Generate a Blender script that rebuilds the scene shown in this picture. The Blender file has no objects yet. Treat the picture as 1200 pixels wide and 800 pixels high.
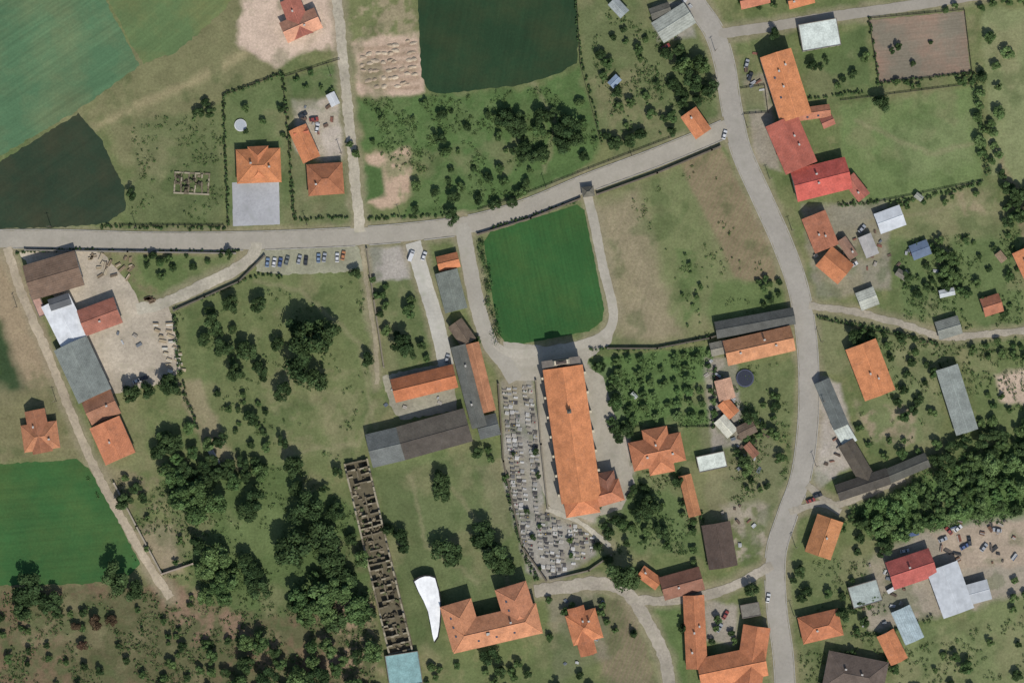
import bpy, math, random
import numpy as np
from mathutils import Vector, Matrix
random.seed(7); rng=np.random.default_rng(7)
S=0.4            # metres per map unit (map origin top-left, y south)
GAIN=0.80
def M2(x,y): return ((x-600)*S,(400-y)*S)
def lin1(c):
    c=c/255.0
    return (c/12.92 if c<=0.04045 else ((c+0.055)/1.055)**2.4)
def lin(c,ds=0.10,g=None,tn=(1,1,1)):
    v=[lin1(k) for k in c]; l=.25*v[0]+.6*v[1]+.15*v[2]
    return tuple(min(0.85,(k*(1-ds)+l*ds)*(g or GAIN)*t) for k,t in zip(v,tn))
scene=bpy.context.scene
COL=scene.collection

# ------------------------------------------------------------- materials
def newmat(name):
    m=bpy.data.materials.new(name); m.use_nodes=True
    nt=m.node_tree; b=nt.nodes['Principled BSDF']
    b.inputs['Roughness'].default_value=0.9
    b.inputs['Specular IOR Level'].default_value=0.2
    return m,nt,b
def diffmat(name):
    m=bpy.data.materials.new(name); m.use_nodes=True; nt=m.node_tree
    nt.nodes.remove(nt.nodes['Principled BSDF']); d=nt.nodes.new('ShaderNodeBsdfDiffuse')
    nt.links.new(d.outputs[0],nt.nodes['Material Output'].inputs[0]); return m,nt,d
def nnoise(nt,scale,detail=4,rough=0.6,vec=None):
    n=nt.nodes.new('ShaderNodeTexNoise'); n.inputs['Scale'].default_value=scale
    n.inputs['Detail'].default_value=detail; n.inputs['Roughness'].default_value=rough
    if vec is not None: nt.links.new(vec,n.inputs['Vector'])
    return n.outputs['Fac']
def nmap(nt,sock,a,b,c,d):
    n=nt.nodes.new('ShaderNodeMapRange'); nt.links.new(sock,n.inputs['Value'])
    for i,v in zip(('From Min','From Max','To Min','To Max'),(a,b,c,d)): n.inputs[i].default_value=v
    return n.outputs['Result']
def nmul(nt,a,b,op='MULTIPLY'):
    n=nt.nodes.new('ShaderNodeMath'); n.operation=op
    for i,v in enumerate((a,b)):
        if isinstance(v,(int,float)): n.inputs[i].default_value=v
        else: nt.links.new(v,n.inputs[i])
    return n.outputs[0]
def nscale(nt,col,fac):
    n=nt.nodes.new('ShaderNodeVectorMath'); n.operation='SCALE'
    if isinstance(col,tuple): n.inputs[0].default_value=col
    else: nt.links.new(col,n.inputs[0])
    nt.links.new(fac,n.inputs['Scale']); return n.outputs[0]
def nmix(nt,fac,a,b):
    n=nt.nodes.new('ShaderNodeMix'); n.data_type='RGBA'
    nt.links.new(fac,n.inputs[0])
    for k,v in ((6,a),(7,b)):
        if isinstance(v,tuple): n.inputs[k].default_value=(*v[:3],1)
        else: nt.links.new(v,n.inputs[k])
    return n.outputs[2]
def objcoord(nt):
    return nt.nodes.new('ShaderNodeTexCoord').outputs['Object']
def geopos(nt):
    return nt.nodes.new('ShaderNodeNewGeometry').outputs['Position']
def bump(nt,b,h,dist=0.3,st=0.5):
    n=nt.nodes.new('ShaderNodeBump'); n.inputs['Distance'].default_value=dist; n.inputs['Strength'].default_value=st
    nt.links.new(h,n.inputs['Height']); nt.links.new(n.outputs[0],b.inputs['Normal'])

_mc={}
def surf(kind,col,**k):
    key=(kind,col,tuple(sorted(k.items())))
    if key in _mc: return _mc[key]
    m,nt,b=newmat(kind+'_material'); p=geopos(nt)
    if kind=='roof': c=lin(col,.14,.76,(.99,1.05,.94))
    elif kind in('asphalt','concrete','gravel'): c=lin(col,.06,.86,(1.03,1,.93))
    else: c=lin(col)
    L=nt.links
    if kind=='roof':
        f=nmap(nt,nnoise(nt,0.22,4,0.65,p),0.3,0.7,0.76,1.22)
        g=nmap(nt,nnoise(nt,1.6,2,0.7,p),0.3,0.7,0.84,1.18)
        o=objcoord(nt)
        w=nt.nodes.new('ShaderNodeTexWave'); w.bands_direction='Z'; w.inputs['Scale'].default_value=1.1; w.inputs['Distortion'].default_value=0.6
        L.new(o,w.inputs[0]); ww=nmap(nt,w.outputs['Fac'],0,1,0.90,1.05)
        f=nmul(nt,nmul(nt,f,g),ww)
        stain=nmap(nt,nnoise(nt,0.5,5,0.75,p),0.53,0.75,0,0.6)
        base=nmix(nt,stain,c,tuple(v*0.5+0.05 for v in c))
        L.new(nscale(nt,base,f),b.inputs['Base Color']); b.inputs['Roughness'].default_value=0.85
        bump(nt,b,w.outputs['Fac'],0.05,0.4)
    elif kind=='metal_roof':
        f=nmap(nt,nnoise(nt,0.3,4,0.6,p),0.3,0.7,0.8,1.1)
        o=objcoord(nt); w=nt.nodes.new('ShaderNodeTexWave'); w.bands_direction='X'; w.inputs['Scale'].default_value=0.5
        L.new(o,w.inputs[0]); ww=nmap(nt,w.outputs['Fac'],0,1,0.88,1.03)
        L.new(nscale(nt,c,nmul(nt,f,ww)),b.inputs['Base Color']); b.inputs['Roughness'].default_value=0.6
    elif kind in('asphalt','concrete','gravel','dirt'):
        lo={'asphalt':0.90,'concrete':0.86,'gravel':0.76,'dirt':0.76}[kind]
        f=nmap(nt,nnoise(nt,0.06,4,0.6,p),0.3,0.7,lo,2-lo)
        g=nmap(nt,nnoise(nt,0.8,4,0.75,p),0.3,0.7,lo,2-lo)
        st=nmap(nt,nnoise(nt,0.2,6,0.75,p),0.53,0.72,0,0.7 if kind!='asphalt' else 0.45)
        base=nmix(nt,st,c,(c[0]*0.60,c[1]*0.64,c[2]*0.55))
        L.new(nscale(nt,base,nmul(nt,f,g)),b.inputs['Base Color'])
    elif kind=='field':
        a=math.radians(k.get('ang',0)); sc=k.get('sc',0.1); amp=k.get('amp',0.15)
        mp=nt.nodes.new('ShaderNodeMapping'); mp.vector_type='POINT'; mp.inputs['Rotation'].default_value=(0,0,-a); L.new(p,mp.inputs[0])
        mp2=nt.nodes.new('ShaderNodeMapping'); mp2.inputs['Scale'].default_value=(0.03,1,1); L.new(mp.outputs[0],mp2.inputs[0])
        s=nmap(nt,nnoise(nt,sc*2,4,0.7,mp2.outputs[0]),0.3,0.7,1-amp,1+amp)
        f=nmap(nt,nnoise(nt,0.03,4,0.6,p),0.3,0.7,0.84,1.16)
        g=nmap(nt,nnoise(nt,0.9,3,0.75,p),0.3,0.7,0.86,1.14)
        base=nmix(nt,nmap(nt,nnoise(nt,0.04,5,0.65,p),0.42,0.68,0,0.9),c,(c[0]*1.5+.006,c[1]*1.08,c[2]*1.05))
        L.new(nscale(nt,base,nmul(nt,nmul(nt,f,g),s)),b.inputs['Base Color'])
    elif kind=='tinted':
        at=nt.nodes.new('ShaderNodeAttribute'); at.attribute_name='tint'
        g=nmap(nt,nnoise(nt,1.5,3,0.7,p),0.3,0.7,0.85,1.15)
        L.new(nscale(nt,at.outputs['Color'],g),b.inputs['Base Color'])
    elif kind=='glass':
        b.inputs['Base Color'].default_value=(*c,1); b.inputs['Roughness'].default_value=0.15; b.inputs['Specular IOR Level'].default_value=0.5
    elif kind=='paint':
        g=nmap(nt,nnoise(nt,2,3,0.6,p),0.3,0.7,0.92,1.05)
        L.new(nscale(nt,c,g),b.inputs['Base Color']); b.inputs['Roughness'].default_value=0.35; b.inputs['Specular IOR Level'].default_value=0.5
    else:
        f=nmap(nt,nnoise(nt,0.4,4,0.7,p),0.3,0.7,0.8,1.15)
        L.new(nscale(nt,c,f),b.inputs['Base Color'])
    _mc[key]=m; return m

# ------------------------------------------------------------- mesh builder
class MB:
    def __init__(s): s.v=[]; s.f=[]; s.m=[]; s.mats=[]; s.t=[]; s.cur=(1,1,1)
    def mi(s,mat):
        if mat not in s.mats: s.mats.append(mat)
        return s.mats.index(mat)
    def add(s,vs,fs,mat):
        o=len(s.v); i=s.mi(mat); s.v+= [tuple(v) for v in vs]; s.t+=[s.cur]*len(vs)
        for f in fs: s.f.append([o+j for j in f]); s.m.append(i)
    def box(s,x,y,z0,sx,sy,h,mat,a=0,taper=1.0):
        c,n=math.cos(a),math.sin(a); vs=[]
        for z,k in((z0,1),(z0+h,taper)):
            for dx,dy in((-1,-1),(1,-1),(1,1),(-1,1)):
                X=dx*sx/2*k; Y=dy*sy/2*k; vs.append((x+X*c-Y*n,y+X*n+Y*c,z))
        s.add(vs,[(3,2,1,0),(4,5,6,7),(0,1,5,4),(1,2,6,5),(2,3,7,6),(3,0,4,7)],mat)
    def cyl(s,p,q,r0,r1,mat,n=7):
        p=Vector(p);q=Vector(q);d=(q-p).normalized(); u=d.orthogonal().normalized(); w=d.cross(u); vs=[]
        for c,r in((p,r0),(q,r1)):
            for i in range(n):
                t=2*math.pi*i/n; vs.append(c+u*r*math.cos(t)+w*r*math.sin(t))
        s.add(vs,[(i,(i+1)%n,n+(i+1)%n,n+i) for i in range(n)]+[tuple(range(n))[::-1],tuple(range(n,2*n))],mat)
    def mesh(s,name):
        me=bpy.data.meshes.new(name); me.from_pydata(s.v,[],s.f)
        for m in s.mats: me.materials.append(m)
        me.polygons.foreach_set('material_index',s.m)
        a=me.color_attributes.new('tint','FLOAT_COLOR','POINT')
        a.data.foreach_set('color',np.array([(*t,1) for t in s.t],dtype=np.float32).ravel())
        me.update(); return me
    def obj(s,name,parent=None,loc=(0,0,0),rot=0):
        o=bpy.data.objects.new(name,s.mesh(name)); COL.objects.link(o); o.location=loc; o.rotation_euler=(0,0,rot)
        if parent: o.parent=parent
        return o
def empty(name,loc):
    e=bpy.data.objects.new(name,None); COL.objects.link(e); e.location=loc; e.empty_display_size=1; return e

# ------------------------------------------------------------- numpy noise + ground painting
TAB=rng.random((256,256)).astype(np.float32)
def vn(x,y,seed=0):
    x=x+seed*17.3; y=y+seed*31.7
    xi=np.floor(x).astype(np.int64); yi=np.floor(y).astype(np.int64); fx=x-xi; fy=y-yi
    fx=fx*fx*(3-2*fx); fy=fy*fy*(3-2*fy)
    g=lambda i,j: TAB[(xi+i)&255,(yi+j)&255]
    return (g(0,0)*(1-fx)+g(1,0)*fx)*(1-fy)+(g(0,1)*(1-fx)+g(1,1)*fx)*fy
def fbm(x,y,sc,oc=4,seed=0):
    t=0;a=1;s=0
    for i in range(oc):
        t=t+a*vn(x/sc,y/sc,seed+i*3); s+=a; a*=0.55; sc/=2.03
    return t/s
dx=np.arange(-262,262.1,0.66); dy=np.arange(-184,184.1,0.66)
out=np.array([300,380,600,1200,3000,8000.])
gx=np.concatenate([-out[::-1],dx,out]); gy=np.concatenate([-out[::-1],dy,out])
GX,GY=np.meshgrid(gx,gy); PX=GX/S+600; PY=400-GY/S
N1=fbm(PX,PY,120,5,1); N2=fbm(PX,PY,30,5,9); N3=fbm(PX,PY,8,4,21); WX=fbm(PX,PY,14,3,40)-.5; WY=fbm(PX,PY,14,3,55)-.5
def L3(c): return np.array(lin(c,.10,.92,(1.03,.97,.97)))
C=np.zeros(PX.shape+(3,))
def mixin(a,col,sel=None):
    global C
    if sel is None: C=C*(1-a[...,None])+L3(col)*a[...,None]
    else: C[sel]=C[sel]*(1-a[...,None])+L3(col)*a[...,None]
C[:]=L3((106,116,72))
mixin(np.clip((N1-.42)*4,0,1)*0.5,(92,110,64))
mixin(np.clip((.5-N1)*4,0,1)*0.35,(126,124,84))
mixin(np.clip((N2-.5)*5,0,1)*0.4,(84,102,58))
mixin(np.clip((N3-.58)*6,0,1)*0.4,(130,128,88))
def segdist(X,Y,pts,closed):
    d=np.full(X.shape,1e9); n=len(pts)
    for i in range(n if closed else n-1):
        x1,y1=pts[i]; x2,y2=pts[(i+1)%n]; ax,ay=x2-x1,y2-y1; l=ax*ax+ay*ay+1e-9
        t=np.clip(((X-x1)*ax+(Y-y1)*ay)/l,0,1)
        d=np.minimum(d,np.hypot(X-x1-t*ax,Y-y1-t*ay))
    return d
def inside(X,Y,pts):
    r=np.zeros(X.shape,bool); n=len(pts)
    for i in range(n):
        x1,y1=pts[i]; x2,y2=pts[(i+1)%n]
        if y1==y2: continue
        r^=((y1>Y)!=(y2>Y))&(X<(x2-x1)*(Y-y1)/(y2-y1)+x1)
    return r
def window(pts,m):
    xs=[p[0] for p in pts]; ys=[p[1] for p in pts]
    c=np.where((PX[0]>min(xs)-m)&(PX[0]<max(xs)+m))[0]; r=np.where((PY[:,0]>min(ys)-m)&(PY[:,0]<max(ys)+m))[0]
    if len(c)==0 or len(r)==0: return None
    return (slice(r[0],r[-1]+1),slice(c[0],c[-1]+1))
def paint(pts,col,f=4,w=8,op=1.0,sp=None,rows=None):
    """soil / grass tone area; sp = noise coverage, rows=(angle,spacing,strength)"""
    s=window(pts,f+w)
    if s is None: return
    X=PX[s]+WX[s]*w; Y=PY[s]+WY[s]*w
    d=segdist(X,Y,pts,True); d=np.where(inside(X,Y,pts),d,-d)
    a=np.clip(d/f+.5,0,1)*op
    if sp is not None: a=a*np.clip((N2[s]*.5+N3[s]*.5-(.5-(sp-.5)*.35))*9+.5,0,1)
    if rows:
        t=math.radians(rows[0]); u=(PX[s]*math.sin(t)+PY[s]*math.cos(t))/rows[1]+N2[s]*0.6
        a=a*(1-rows[2]*(0.5+0.5*np.sin(2*math.pi*u)))
    mixin(a,col,s)
def pline(pts,wd,col,f=3,w=5,op=.8):
    s=window(pts,f+w+wd)
    if s is None: return
    d=segdist(PX[s]+WX[s]*w,PY[s]+WY[s]*w,pts,False)
    mixin(np.clip((wd/2-d)/f+.5,0,1)*op,col,s)

# NW
paint([(100,80),(300,-20),(330,90),(250,125),(170,200),(140,190)],(118,118,82),10,14,.8)
pline([(110,150),(160,125),(230,95),(290,60)],10,(150,142,104),8,8,.7)
pline([(150,215),(200,170),(255,130)],6,(140,135,98),6,8,.5)
paint([(160,140),(258,125),(262,262),(150,262),(152,232)],(96,108,68),8,10,.8)
paint([(175,185),(262,180),(262,262),(180,258)],(84,98,60),10,14,.6,sp=.5)
paint([(285,0),(330,-20),(400,-20),(396,55),(350,62),(325,78),(276,52)],(190,172,150),6,12,1)
paint([(262,112),(330,88),(342,262),(266,264)],(98,114,70),3,4,.9)
paint([(335,92),(398,72),(412,258),(346,262)],(102,112,74),3,5,.9)
paint([(343,120),(392,112),(405,182),(382,190),(348,180)],(176,168,152),6,10,.95)
paint([(338,95),(395,75),(398,108),(345,115)],(86,108,62),5,6,.8)
paint([(402,0),(482,-10),(488,30),(470,45),(410,50)],(150,140,110),6,14,.8,sp=.55)
paint([(412,48),(490,38),(498,110),(470,116),(420,112)],(182,162,138),6,12,1)
paint([(420,55),(488,48),(494,106),(426,106)],(148,128,104),5,6,.75,rows=(5,10,.8))
paint([(428,180),(482,172),(484,228),(450,246),(432,238)],(176,154,128),5,12,1)
paint([(426,192),(448,195),(452,228),(428,236)],(76,104,56),5,6,1)
# N orchard
paint([(418,118),(500,112),(610,105),(680,80),(705,165),(690,196),(610,235),(540,250),(470,255),(500,200),(480,170),(425,175)],(80,108,58),8,12,.95)
paint([(500,112),(610,105),(690,100),(705,190),(600,240),(500,235)],(68,96,50),10,16,.6,sp=.5)
paint([(418,118),(600,108),(690,90),(700,180),(560,240),(470,250)],(98,118,70),10,10,.6,sp=.4)
paint([(676,0),(800,0),(840,90),(850,140),(720,190),(700,150),(680,80)],(98,110,70),8,12,.8)
paint([(690,90),(760,70),(790,140),(720,170)],(120,120,84),8,14,.7,sp=.5)
paint([(765,5),(805,0),(815,45),(770,48)],(150,148,138),6,8,.8)
# central plots
paint([(694,234),(842,168),(900,278),(918,362),(832,396),(724,408),(712,330)],(114,120,80),3,3,1)
paint([(697,240),(745,222),(800,396),(738,403),(724,396)],(136,128,100),14,14,.75)
paint([(704,250),(735,240),(785,390),(745,398)],(148,138,110),12,12,.5,rows=(72,7,.6))
paint([(797,192),(842,170),(905,285),(912,330),(862,326)],(130,116,90),5,5,.9,rows=(62,5,.35))
paint([(755,215),(800,195),(850,330),(820,390),(790,380)],(104,118,72),8,12,.6,rows=(66,9,.3))
paint([(835,330),(915,330),(918,362),(832,396)],(90,112,62),8,12,.8)
paint([(790,290),(815,300),(825,360),(800,385)],(80,106,56),6,14,.6,sp=.5)
# west
paint([(-60,295),(18,292),(60,400),(68,465),(20,462),(0,380),(-60,300)],(150,134,106),8,10,.9)
paint([(-60,330),(0,375),(28,455),(20,470),(-60,480)],(52,74,46),14,8,.95)
paint([(-60,460),(75,455),(100,540),(-60,540)],(116,114,80),8,12,.8)
paint([(18,292),(290,292),(280,312),(230,340),(190,352),(120,310),(20,300)],(112,106,78),6,10,.8,sp=.55)
paint([(155,300),(280,296),(270,318),(200,345),(170,330)],(90,110,62),5,8,.85)
paint([(200,355),(290,318),(425,315),(440,440),(425,540),(300,560),(230,470)],(102,114,70),10,14,.85)
paint([(300,430),(420,430),(425,535),(330,545)],(122,124,86),14,20,.7,sp=.5)
paint([(210,360),(330,330),(330,440),(240,450)],(88,106,62),12,20,.6,sp=.5)
paint([(205,445),(235,445),(265,520),(300,560),(270,560),(225,500)],(138,130,100),6,10,.8)
paint([(430,320),(480,320),(505,400),(460,440),(440,410)],(98,112,70),6,8,.8)
paint([(425,290),(480,288),(482,325),(436,330)],(162,158,148),4,5,.9)
# centre south
paint([(430,545),(575,500),(600,600),(640,690),(500,740),(470,640)],(98,112,70),8,12,.9)
paint([(560,545),(590,540),(605,620),(580,640)],(120,120,88),8,12,.6)
paint([(585,446),(626,442),(638,598),(678,600),(712,640),(648,684),(618,668),(592,570)],(146,144,134),5,6,.9)
paint([(684,425),(725,430),(745,560),(720,620),(640,600),(650,590)],(164,158,145),5,5,.95)
paint([(690,420),(835,405),(838,500),(745,500),(720,520)],(84,112,60),4,6,.9)
paint([(720,560),(800,540),(822,600),(820,650),(700,650),(690,620)],(92,112,66),6,10,.85)
# SW
paint([(110,545),(230,560),(250,650),(180,680),(140,600)],(122,116,88),10,14,.8,sp=.6)
paint([(150,620),(200,615),(215,670),(175,680)],(150,138,112),6,8,.7)
paint([(-60,690),(180,680),(300,720),(440,690),(440,860),(-60,860)],(92,94,64),14,20,.9)
paint([(-60,690),(180,680),(300,720),(440,720),(440,860),(-60,860)],(116,98,76),14,20,.75,sp=.5)
paint([(180,670),(290,700),(300,760),(200,760)],(138,116,94),14,24,.7,sp=.5)
paint([(60,700),(180,700),(260,800),(90,800)],(80,90,56),10,20,.8,sp=.48)
paint([(370,700),(440,680),(450,790),(380,790)],(156,138,110),10,20,.7,sp=.55)
paint([(190,560),(330,540),(430,600),(440,700),(280,720),(230,690)],(82,104,58),14,16,.85)
paint([(265,590),(335,600),(325,650),(270,650)],(100,118,70),8,12,.8)
paint([(440,545),(480,560),(520,760),(480,770)],(88,102,62),8,10,.7)
# east side of the main road
paint([(870,90),(900,85),(915,200),(885,190)],(150,142,128),5,6,.8)
paint([(860,100),(895,100),(898,130),(868,132)],(96,112,66),4,6,.8)
paint([(940,60),(1015,30),(1020,100),(950,115)],(86,106,62),6,8,.85)
paint([(985,125),(1150,100),(1152,215),(1010,248),(985,200)],(102,122,72),6,8,.95)
paint([(1040,150),(1140,130),(1140,190),(1060,210)],(118,132,86),14,20,.6)
paint([(1015,245),(1160,215),(1180,285),(1060,285)],(116,122,82),8,10,.85)
paint([(1120,225),(1170,222),(1168,250),(1130,252)],(150,138,108),8,10,.7,sp=.5)
paint([(1150,10),(1210,10),(1210,220),(1160,205)],(124,134,90),6,10,.9)
paint([(1162,160),(1180,200),(1205,240),(1205,300)],(140,124,98),6,10,.7)
paint([(940,240),(1040,235),(1045,340),(955,350)],(142,136,122),6,10,.7)
paint([(1040,280),(1200,280),(1200,385),(1060,370)],(92,112,66),8,12,.8)
paint([(955,370),(1000,372),(1000,440),(960,440)],(114,120,82),6,8,.8)
paint([(1000,380),(1110,400),(1100,520),(1020,520)],(108,120,78),8,10,.8)
paint([(1000,470),(1075,480),(1070,520),(1015,515)],(150,136,112),8,12,.7,sp=.5)
paint([(1130,400),(1210,395),(1210,500),(1150,500)],(98,114,68),8,10,.8)
paint([(1168,438),(1205,430),(1205,475),(1172,470)],(184,166,144),6,8,.95)
paint([(955,440),(985,450),(1005,540),(975,560),(955,580),(952,500)],(168,162,150),5,8,.9)
paint([(990,590),(1100,560),(1200,510),(1210,640),(1100,620),(1030,640)],(80,110,58),12,14,.9)
paint([(1000,660),(1090,620),(1210,600),(1210,700),(1100,720),(1020,740)],(154,146,130),10,12,.85)
paint([(1090,625),(1210,605),(1210,665),(1120,665)],(164,150,128),6,10,.8)
paint([(1060,740),(1210,690),(1210,830),(1040,830)],(112,124,80),8,12,.9)
paint([(925,660),(1020,650),(1010,730),(930,740)],(102,114,72),8,10,.8)
paint([(820,500),(905,480),(925,600),(890,650),(830,600)],(112,116,82),8,12,.8)
paint([(845,590),(900,590),(900,650),(860,660)],(156,148,130),8,10,.8,sp=.6)
paint([(838,430),(930,420),(930,500),(860,530),(835,500)],(102,114,72),6,8,.8)
paint([(825,420),(865,418),(870,520),(835,530)],(150,144,132),5,8,.8)
paint([(690,700),(740,705),(770,800),(710,810)],(124,112,90),6,10,.9,rows=(70,5,.4))
paint([(765,710),(800,705),(805,800),(790,810)],(88,110,62),6,8,.85)
paint([(640,700),(700,690),(715,770),(650,800)],(130,126,104),8,10,.8)
paint([(820,700),(865,710),(862,755),(828,750)],(152,146,132),5,6,.9)
paint([(640,735),(700,760),(700,810),(600,810)],(92,106,64),8,10,.7)
paint([(940,750),(1040,740),(1050,800),(940,810)],(96,108,68),8,10,.8)
# worn dry patches in all grass areas
a_=np.clip((fbm(PX,PY,46,4,77)-.56)*8,0,1)*.35; mixin(a_,(136,130,96))
a_=np.clip((fbm(PX,PY,26,4,91)-.57)*8,0,1)*.40; mixin(a_,(70,92,50))

# ------------------------------------------------------------- roads as data
ROADS={
'main_road':([(-60,281),(60,280),(180,283),(300,282),(420,277),(500,270),(560,261),(620,243),(690,214),(760,188),(815,166),(852,150)],20,(158,153,143)),
'village_road':([(790,-50),(812,0),(836,36),(849,75),(857,125),(868,175),(893,232),(918,288),(936,340),(945,395),(948,450),(946,505),(938,560),(922,605),(909,650),(910,710),(918,770),(922,850)],22,(156,152,145)),
'side_road':([(842,40),(900,32),(960,22),(1060,8),(1160,-8)],12,(152,147,138)),
'gravel_lane':([(390,-50),(398,30),(406,110),(414,190),(422,272)],12,(170,163,148)),
'church_lane':([(541,262),(550,310),(560,360),(574,402),(592,425),(604,446)],18,(160,156,147)),
'lawn_path':([(686,220),(696,260),(706,310),(719,368),(708,392),(680,404),(640,412),(600,414),(578,405)],11,(168,163,152)),
'driveway':([(484,284),(497,330),(510,372),(523,428)],18,(178,176,169)),
'yard_lane':([(300,284),(296,300),(268,320),(230,338),(190,356),(160,362)],13,(170,164,150)),
'dirt_track':([(8,290),(26,345),(54,410),(76,465),(98,520),(122,570),(150,620),(178,668),(200,700)],10,(168,156,137)),
'footpath':([(424,288),(431,340),(440,400),(442,450)],5,(150,142,120)),
'garden_lane':([(948,358),(1000,365),(1055,379),(1105,394),(1150,392),(1250,382)],8,(158,151,138)),
'south_lane':([(626,692),(660,688),(700,683),(735,694),(762,735),(780,775),(792,850)],15,(160,153,141)),
'hamlet_lane':([(740,702),(790,703),(850,690),(905,662)],11,(160,153,141)),
'farm_lane':([(946,568),(975,590),(1000,585),(1060,560)],8,(152,145,132)),
'scrapyard_track':([(925,600),(960,590),(985,600)],8,(156,150,138)),
'cemetery_path':([(640,596),(680,612),(715,640)],6,(168,163,151)),
}
for n,(p,w,c) in ROADS.items():
    pline(p,w+10,(140,133,106),7,9,.65)
for q in ([(600,60),(650,140),(640,200)],[(300,330),(350,340),(420,400),(440,500)],[(1000,140),(1090,180),(1140,170)],[(520,560),(560,610),(600,690)],[(1020,260),(1080,250),(1150,235)],[(440,470),(420,520),(330,530)],[(480,560),(500,640),(560,680)]):
    pline(q,5,(138,134,100),4,10,.45)

nr,nc=PX.shape
vv=np.stack([GX.ravel(),GY.ravel(),np.zeros(GX.size)],1).astype(np.float32)
idx=np.arange(nr*nc).reshape(nr,nc)
F=np.stack([idx[:-1,:-1],idx[:-1,1:],idx[1:,1:],idx[1:,:-1]],-1).reshape(-1,4).astype(np.int32)
def npmesh(name,vv,F):
    me=bpy.data.meshes.new(name); me.vertices.add(len(vv)); me.vertices.foreach_set('co',vv.astype(np.float32).ravel())
    k=F.shape[1]; me.loops.add(F.size); me.loops.foreach_set('vertex_index',F.ravel().astype(np.int32))
    me.polygons.add(len(F)); me.polygons.foreach_set('loop_start',np.arange(0,F.size,k,dtype=np.int32))
    me.update(calc_edges=True); return me
me=npmesh('ground',vv,F)
ca=me.color_attributes.new('Col','FLOAT_COLOR','POINT')
ca.data.foreach_set('color',np.concatenate([C.reshape(-1,3),np.ones((nr*nc,1))],1).astype(np.float32).ravel())
m,nt,b=diffmat('ground_material'); at=nt.nodes.new('ShaderNodeAttribute'); at.attribute_name='Col'; p=geopos(nt)
f=nmul(nt,nmap(nt,nnoise(nt,0.12,4,0.7,p),0.3,0.7,0.84,1.16),nmap(nt,nnoise(nt,0.9,3,0.8,p),0.3,0.7,0.80,1.20))
cc=nscale(nt,at.outputs['Color'],f)
mx=nmap(nt,nnoise(nt,0.3,5,0.8,p),0.55,0.70,0,0.5)
gm=nt.nodes.new('ShaderNodeMix'); gm.data_type='RGBA'; gm.blend_type='MULTIPLY'; nt.links.new(mx,gm.inputs[0]); nt.links.new(cc,gm.inputs[6]); gm.inputs[7].default_value=(0.58,0.68,0.55,1)
nt.links.new(gm.outputs[2],b.inputs['Color']); bump(nt,b,nnoise(nt,0.8,3,0.8,p),0.35,0.5)
me.materials.append(m); g=bpy.data.objects.new('ground',me); COL.objects.link(g)

# ------------------------------------------------------------- sheets
ZL=[0.02]
def nextz(): ZL[0]+=0.005; return ZL[0]
def jitter_poly(pts,step=4,j=1.0):
    r=[]; n=len(pts)
    for i in range(n):
        x1,y1=pts[i]; x2,y2=pts[(i+1)%n]; l=math.hypot(x2-x1,y2-y1); k=max(1,int(l/step))
        for q in range(k):
            t=q/k; r.append((x1+(x2-x1)*t+random.uniform(-j,j),y1+(y2-y1)*t+random.uniform(-j,j)))
    return r
from mathutils.geometry import tessellate_polygon
def sheet(name,pts,mat,j=0.8,z=None):
    pp=jitter_poly(pts,4,j) if j else pts
    z=z or nextz()
    vs=[(*M2(*q),z) for q in pp]
    tr=tessellate_polygon([[Vector(v) for v in vs]])
    mb=MB(); fs=[]
    for t in tr:
        a,b_,c=[Vector(vs[i]) for i in t]
        fs.append(t if (b_-a).cross(c-a).z>0 else t[::-1])
    mb.add(vs,fs,mat); return mb.obj(name)
def catmull(p,step=4):
    P=[p[0]]+list(p)+[p[-1]]; r=[]
    for i in range(1,len(P)-2):
        p0,p1,p2,p3=[np.array(P[k],float) for k in(i-1,i,i+1,i+2)]
        n=max(2,int(np.linalg.norm(p2-p1)/step))
        for q in range(n):
            t=q/n; r.append(.5*((2*p1)+(-p0+p2)*t+(2*p0-5*p1+4*p2-p3)*t*t+(-p0+3*p1-3*p2+p3)*t**3))
    r.append(np.array(p[-1],float)); return r
def frames(p):
    n=len(p); o=[]
    for i in range(n):
        d=p[min(i+1,n-1)]-p[max(i-1,0)]; d=d/(np.linalg.norm(d)+1e-9); o.append(np.array([-d[1],d[0]]))
    return o
def ribbon(name,pts,w,mat,j=0.6):
    p=catmull(pts); nn=frames(p); z=nextz(); vs=[];fs=[]
    for i,(q,n) in enumerate(zip(p,nn)):
        a=q+n*(w/2+random.uniform(-j,j)); c=q-n*(w/2+random.uniform(-j,j)); m_=q
        vs+=[(*M2(*a),z),(*M2(*m_),z+.03),(*M2(*c),z)]
        if i: k=3*i; fs+=[(k-3,k,k+1,k-2),(k-2,k+1,k+2,k-1)]
    mb=MB()
    mb.add(vs,fs,mat); o=mb.obj(name); return o

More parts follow.
